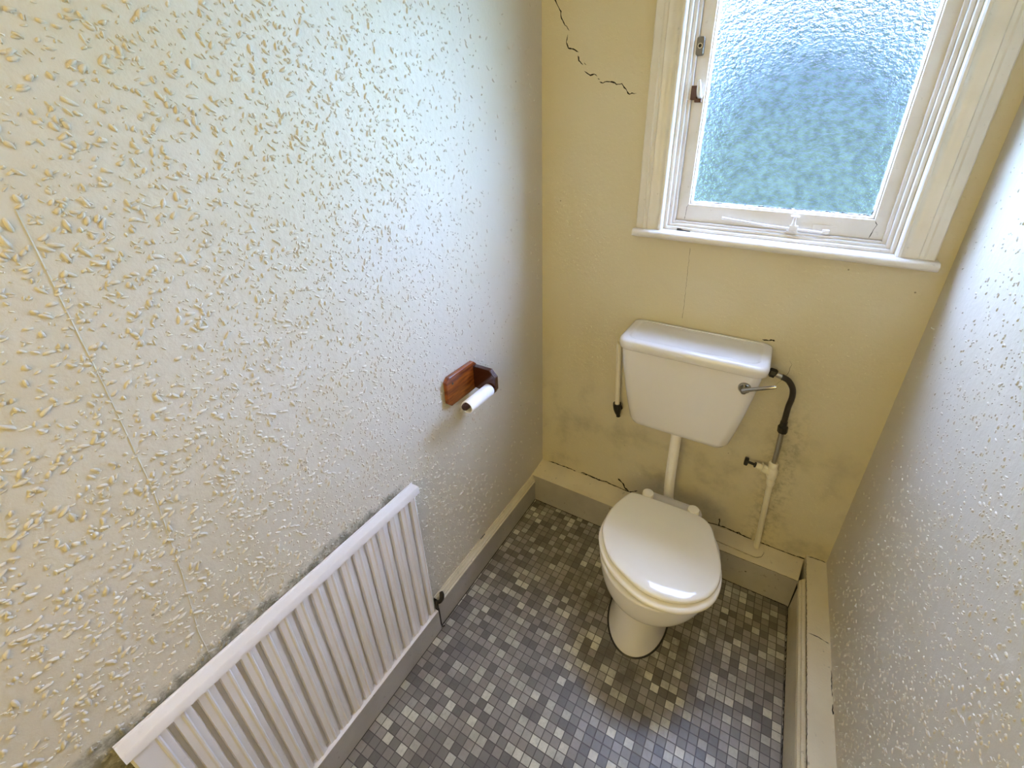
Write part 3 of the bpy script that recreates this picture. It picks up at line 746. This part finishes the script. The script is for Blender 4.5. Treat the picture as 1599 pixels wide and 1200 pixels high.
# ------------------------------------------------------------------ toilet pan
toi = thing('toilet', 'white ceramic toilet pan with closed ivory seat lid below the cistern', 'toilet', (0.668, -0.40, 0.0))
TB = (0.668, -0.40, 0.0)
def egg(cx, cy, a, bf, bb, z, nb=2.6, nf=2.0, n=72, yaw=0.0):
    out_ = []
    for i in range(n):
        th = 2*PI*i/n; c0, s0 = math.cos(th), math.sin(th)
        if s0 < 0: e_ = 2/nf; by = bf
        else: e_ = 2/nb; by = bb
        x = a*math.copysign(abs(c0)**e_, c0); y_ = by*math.copysign(abs(s0)**e_, s0)
        out_.append((cx+x*math.cos(yaw)-y_*math.sin(yaw), cy+x*math.sin(yaw)+y_*math.cos(yaw), z))
    return out_
YAW = 0.07
secs = [(0.0, 0.664, -0.415, 0.110, 0.165, 0.245), (0.012, 0.664, -0.415, 0.107, 0.160, 0.245), (0.05, 0.665, -0.415, 0.099, 0.146, 0.240),
        (0.11, 0.668, -0.410, 0.094, 0.133, 0.235), (0.155, 0.673, -0.405, 0.095, 0.128, 0.23), (0.188, 0.679, -0.400, 0.108, 0.138, 0.225),
        (0.215, 0.685, -0.398, 0.136, 0.166, 0.220), (0.237, 0.691, -0.396, 0.168, 0.194, 0.215), (0.265, 0.695, -0.394, 0.190, 0.214, 0.21),
        (0.305, 0.697, -0.393, 0.203, 0.220, 0.205), (0.340, 0.697, -0.393, 0.208, 0.220, 0.205), (0.350, 0.697, -0.393, 0.207, 0.219, 0.205), (0.354, 0.697, -0.393, 0.200, 0.212, 0.2)]
# smooth the section list
SP = [Vector(s[1:4]) for s in secs]
def interp(secs, n):
    A = np.array(secs); out_ = []
    for i in range(len(A)-1):
        p0, p1, p2, p3 = A[max(i-1, 0)], A[i], A[i+1], A[min(i+2, len(A)-1)]
        for k in range(n):
            u = k/n
            out_.append(0.5*((2*p1)+(-p0+p2)*u+(2*p0-5*p1+4*p2-p3)*u*u+(-p0+3*p1-3*p2+p3)*u**3))
    out_.append(A[-1]); return out_
mb = MB()
mb.rings([egg(s[1], s[2], s[3], s[4], s[5], s[0], nb=2.8, yaw=YAW) for s in interp(secs, 3)])
# back shelf of the pan that carries the hinges and the flush inlet
sh = [(0.590, -0.26), (0.570, -0.17), (0.578, -0.152), (0.600, -0.145), (0.775, -0.142), (0.797, -0.150), (0.805, -0.17), (0.80, -0.26)]
sh = [(x, y_) for x, y_ in sh]
mb.rings([[(0.69+(x-0.69)*0.7, y_-0.01, 0.22) for x, y_ in sh], [(0.69+(x-0.69)*0.95, y_, 0.29) for x, y_ in sh], [(x, y_, 0.345) for x, y_ in sh], [(x, y_, 0.362) for x, y_ in sh], [(0.69+(x-0.69)*0.97, -0.2+(y_+0.2)*0.95, 0.366) for x, y_ in sh]])
mb.build('bowl', M['ceramic'], toi, TB, smooth=50)
# black mastic line round the foot
mb = MB()
ot = egg(0.664, -0.415, 0.116, 0.171, 0.251, 0.0008, nb=2.8, yaw=YAW); it = egg(0.664, -0.415, 0.108, 0.163, 0.245, 0.0008, nb=2.8, yaw=YAW)
tt = [(0.5*(a[0]+b_[0]), 0.5*(a[1]+b_[1]), 0.004) for a, b_ in zip(ot, it)]
mb.rings([ot, tt, it], cap0=False, cap1=False)
so = mb.build('floor_seal', M['black'], toi, TB, smooth=60); so['label'] = 'black sealant line round the foot'
# seat ring (closed, seen only at the rim) and lid, both from the traced outline
LID = [(0.522, -0.236), (0.494, -0.318), (0.487, -0.388), (0.500, -0.450), (0.552, -0.525), (0.626, -0.570), (0.706, -0.595), (0.780, -0.588), (0.838, -0.562),
       (0.886, -0.515), (0.907, -0.455), (0.902, -0.380), (0.872, -0.300), (0.830, -0.224), (0.748, -0.209), (0.619, -0.212), (0.545, -0.217)]
LO = [tuple(p) for p in closed_catmull([LID[i] for i in range(len(LID))], 5)]
cxl, cyl = 0.697, -0.40
def lo(s_, z, dy=0.0, dz=0.0): return [(cxl+(x-cxl)*s_, cyl+(y_-cyl)*s_+dy, z+dz*((y_-cyl)/0.2)) for x, y_ in LO]
mb = MB()
mb.rings([lo(1.005, 0.3590, -0.008), lo(1.026, 0.3605, -0.009), lo(1.035, 0.3645, -0.010), lo(1.034, 0.3705, -0.010), lo(1.026, 0.3755, -0.009), lo(1.005, 0.3790, -0.006), lo(0.9, 0.3795)])
mb.build('seat', M['seat'], toi, TB, smooth=60)
mb = MB()
mb.rings([lo(0.94, 0.3800), lo(0.975, 0.3815), lo(0.992, 0.387), lo(0.998, 0.3915), lo(0.994, 0.3965), lo(0.978, 0.4000), lo(0.95, 0.4016), lo(0.80, 0.4040), lo(0.55, 0.4062), lo(0.25, 0.4075), lo(0.05, 0.4078)])
mb.build('lid', M['seat'], toi, TB, smooth=60)
for hx in (0.594, 0.772):
    mb = MB(); rr = lambda r, z, yy=-0.196: [(hx+r*math.cos(a), yy+0.92*r*math.sin(a), z) for a in np.linspace(0, 2*PI, 25)[:-1]]
    mb.rings([rr(0.022, 0.3664), rr(0.0235, 0.372), rr(0.0235, 0.396), rr(0.021, 0.403), rr(0.012, 0.4055), rr(0.002, 0.406)])
    mb.build('hinge_cap', M['seat'], toi, TB, smooth=50)

# ------------------------------------------------------------------ cistern
cis = thing('cistern', 'white ceramic low-level cistern hung on the back wall above the toilet', 'cistern', (0.655, -0.10, 0.70))
CB = (0.655, -0.10, 0.70)
def rr4(x0, x1, y0, y1, r, z0, tilt=0.0, n=7):
    out_ = []
    for cx, cy, a0 in ((x1-r, y1-r*0.6, 0), (x0+r, y1-r*0.6, PI/2), (x0+r, y0+r, PI), (x1-r, y0+r, 1.5*PI)):
        ry = r*0.6 if cy > (y0+y1)/2 else r
        for a in np.linspace(a0, a0+PI/2, n):
            x = cx+r*math.cos(a); out_.append((x, cy+ry*math.sin(a), z0+tilt*(x-0.66)))
    return out_
YK = -0.012
ts = [(0.683, 0.520, 0.790, -0.145, 0.03), (0.686, 0.498, 0.812, -0.162, 0.032), (0.694, 0.484, 0.826, -0.172, 0.034), (0.712, 0.474, 0.838, -0.178, 0.034), (0.78, 0.460, 0.853, -0.187, 0.034), (0.86, 0.446, 0.868, -0.194, 0.034),
      (0.94, 0.434, 0.881, -0.200, 0.034), (1.000, 0.428, 0.889, -0.203, 0.034), (1.018, 0.427, 0.890, -0.2035, 0.034)]
mb = MB(); mb.rings([rr4(x0, x1_, y0, YK, r, z) for z, x0, x1_, y0, r in ts])
mb.build('tank', M['ceramic'], cis, CB, smooth=50)
mb = MB()
LZ = 1.018
ls = [(LZ, 0.421, 0.900, -0.211, 0.038), (LZ+0.003, 0.4175, 0.9035, -0.214, 0.040), (LZ+0.020, 0.4165, 0.9045, -0.215, 0.040), (LZ+0.029, 0.418, 0.903, -0.2135, 0.040), (LZ+0.034, 0.4225, 0.8985, -0.209, 0.040),
      (LZ+0.037, 0.430, 0.891, -0.202, 0.038), (LZ+0.038, 0.4440, 0.877, -0.190, 0.030), (LZ+0.0378, 0.4475, 0.8735, -0.187, 0.028), (LZ+0.0352, 0.4500, 0.871, -0.184, 0.027), (LZ+0.0352, 0.454, 0.867, -0.180, 0.025), (LZ+0.0364, 0.50, 0.82, -0.15, 0.02), (LZ+0.0366, 0.6, 0.72, -0.12, 0.01)]
mb.rings([rr4(x0, x1_, y0, (-0.004 if i < 5 else (-0.010 if i == 5 else -0.022 if i < 10 else -0.05)), r, z, 0.010) for i, (z, x0, x1_, y0, r) in enumerate(ls)])
mb.build('tank_lid', M['ceramic'], cis, CB, smooth=50)
lev = MB()
ex, ez, ey = 0.846, 0.975, -0.2005
lev.tube([(ex, ey, ez), (ex, ey-0.006, ez), (ex, ey-0.010, ez)], [0.0195, 0.019, 0.015], 28)
lev.tube([(ex, ey-0.008, ez), (ex, ey-0.030, ez)], 0.0085, 20)
lv = lev.build('lever_boss', M['chrome'], cis, CB, smooth=45)
b2 = MB()
a0, a1 = Vector((0.840, -0.236, 0.982)), Vector((0.930, -0.240, 1.024))
b2.tube([a0, a0.lerp(a1, 0.05), a0.lerp(a1, 0.9), a1], [0.0045, 0.0068, 0.0052, 0.0040], 16)
b2.build('flush_lever', M['chrome'], lv, CB, smooth=50)
mb = MB().tube([(0.650, -0.100, 0.6835), (0.650, -0.100, 0.668)], [0.027, 0.026], 24)
mb.build('outlet_nut', M['plastic_white'], cis, CB, smooth=40)

# flush pipe from tank down and forward into the pan
fl = thing('flush_pipe', 'thick white plastic flush pipe between cistern and toilet pan', 'pipe', (0.65, -0.09, 0.31))
mb = MB().tube([(0.650, -0.100, 0.668), (0.651, -0.095, 0.55), (0.653, -0.090, 0.40), (0.657, -0.088, 0.33), (0.662, -0.102, 0.305), (0.668, -0.140, 0.300)], 0.0205, 24, smooth_n=6)
mb.build('pipe', M['plastic_white'], fl, (0.65, -0.09, 0.31), smooth=60)
mb = MB().tube([(0.650, -0.100, 0.6680), (0.650, -0.100, 0.664)], 0.0222, 24)
mb.build('rubber_ring', M['black'], fl, (0.65, -0.09, 0.31), smooth=40)

# overflow pipe on the left
ov = thing('overflow_pipe', 'thin cream overflow pipe with black end fitting left of the cistern', 'pipe', (0.382, -0.036, 0.60))
OB = (0.382, -0.036, 0.60)
mb = MB().tube([(0.383, -0.035, 0.646), (0.376, -0.035, 0.80), (0.370, -0.035, 0.925), (0.370, -0.036, 0.948), (0.380, -0.050, 0.962), (0.428, -0.062, 0.962)], [0.0105]*6, 18, smooth_n=5)
mb.build('pipe', M['pipe_cream'], ov, OB, smooth=60)
mb = MB().tube([(0.3815, -0.033, 0.660), (0.382, -0.033, 0.648), (0.384, -0.033, 0.630), (0.387, -0.033, 0.615), (0.390, -0.033, 0.604), (0.391, -0.033, 0.596)], [0.0175, 0.018, 0.0165, 0.013, 0.0085, 0.009], 16)
mb.tube([(0.398, -0.034, 0.655), (0.402, -0.030, 0.640), (0.396, -0.026, 0.628)], 0.004, 8)
mb.build('end_fitting', M['black'], ov, OB, smooth=50)

# cold supply on the right
su = thing('supply_pipe', 'cream painted water supply pipe with stop valve and dark hose right of the cistern', 'pipe', (1.028, -0.035, 0.158))
SB = (1.028, -0.035, 0.158)
mb = MB().tube([(1.028, -0.030, 0.158), (1.018, -0.034, 0.33), (1.008, -0.035, 0.515)], 0.0105, 18, smooth_n=4)
mb.build('pipe', M['pipe_cream'], su, SB, smooth=60)
vb = MB()
vb.tube([(1.009, -0.035, 0.500), (1.0085, -0.035, 0.506), (1.0065, -0.035, 0.528), (1.0060, -0.035, 0.533)], [0.0145, 0.016, 0.016, 0.0135], 8)
vb.tube([(1.0065, -0.035, 0.528), (1.0055, -0.035, 0.540), (1.004, -0.035, 0.565), (1.003, -0.035, 0.582)], [0.013, 0.0185, 0.0195, 0.014], 18, smooth_n=3)
vb.tube([(1.003, -0.035, 0.578), (1.002, -0.035, 0.584), (1.001, -0.035, 0.600), (1.001, -0.035, 0.604)], [0.015, 0.0165, 0.0165, 0.013], 8)
vb.tube([(1.003, -0.035, 0.556), (0.985, -0.037, 0.562), (0.968, -0.039, 0.567), (0.966, -0.039, 0.5675)], [0.016, 0.0155, 0.015, 0.019], 18)
vb.tube([(0.966, -0.039, 0.5675), (0.9635, -0.039, 0.568), (0.9630, -0.039, 0.568), (0.945, -0.041, 0.572)], [0.019, 0.019, 0.0125, 0.0115], 18)
vo_ = vb.build('stop_valve', M['plastic_cream'], su, SB, smooth=45)
vh = MB()
vh.tube([(0.945, -0.041, 0.572), (0.941, -0.0412, 0.573)], 0.0105, 14)
vh.tube([(0.941, -0.0412, 0.573), (0.918, -0.043, 0.577)], 0.0052, 12)
vh.tube([(0.918, -0.043, 0.577), (0.916, -0.043, 0.5772), (0.906, -0.0438, 0.579), (0.904, -0.0438, 0.579)], [0.013, 0.0165, 0.0165, 0.013], 8)
vh.build('valve_handle', M['black'], vo_, SB, smooth=40)
mb = MB().tube([(1.001, -0.035, 0.600), (1.001, -0.036, 0.65), (0.997, -0.037, 0.748)], 0.0088, 16)
mp_ = mb.build('metal_tail', M['steel'], su, SB, smooth=60); mp_['label'] = 'bare metal pipe above the valve'
mb = MB().tube([(0.998, -0.037, 0.742), (0.998, -0.037, 0.745), (0.996, -0.038, 0.768), (0.996, -0.038, 0.770), (0.9955, -0.038, 0.772), (0.995, -0.038, 0.790)], [0.013, 0.0165, 0.0165, 0.014, 0.012, 0.0115], 8)
mb.build('lower_nut', M['black'], su, SB, smooth=30)
mb = MB().tube([(0.995, -0.038, 0.788), (0.994, -0.042, 0.82), (0.993, -0.050, 0.86), (0.995, -0.056, 0.895), (0.992, -0.062, 0.925), (0.984, -0.068, 0.948), (0.969, -0.073, 0.968), (0.952, -0.078, 0.978), (0.946, -0.079, 0.980)], 0.0098, 16, smooth_n=6)
mb.build('hose', M['braid'], su, SB, smooth=60)
mb = MB().tube([(0.949, -0.079, 0.979), (0.934, -0.080, 0.984), (0.926, -0.080, 0.986)], [0.0090, 0.0100, 0.0085], 16)
mb.build('ferrule', M['steel'], su, SB, smooth=60)
mb = MB().tube([(0.928, -0.080, 0.985), (0.926, -0.080, 0.986), (0.911, -0.080, 0.988), (0.909, -0.080, 0.988)], [0.0135, 0.0165, 0.0165, 0.014], 8)
mb.tube([(0.911, -0.080, 0.988), (0.889, -0.080, 0.990)], 0.0125, 14)
mb.build('upper_nut', M['black'], su, SB, smooth=30)
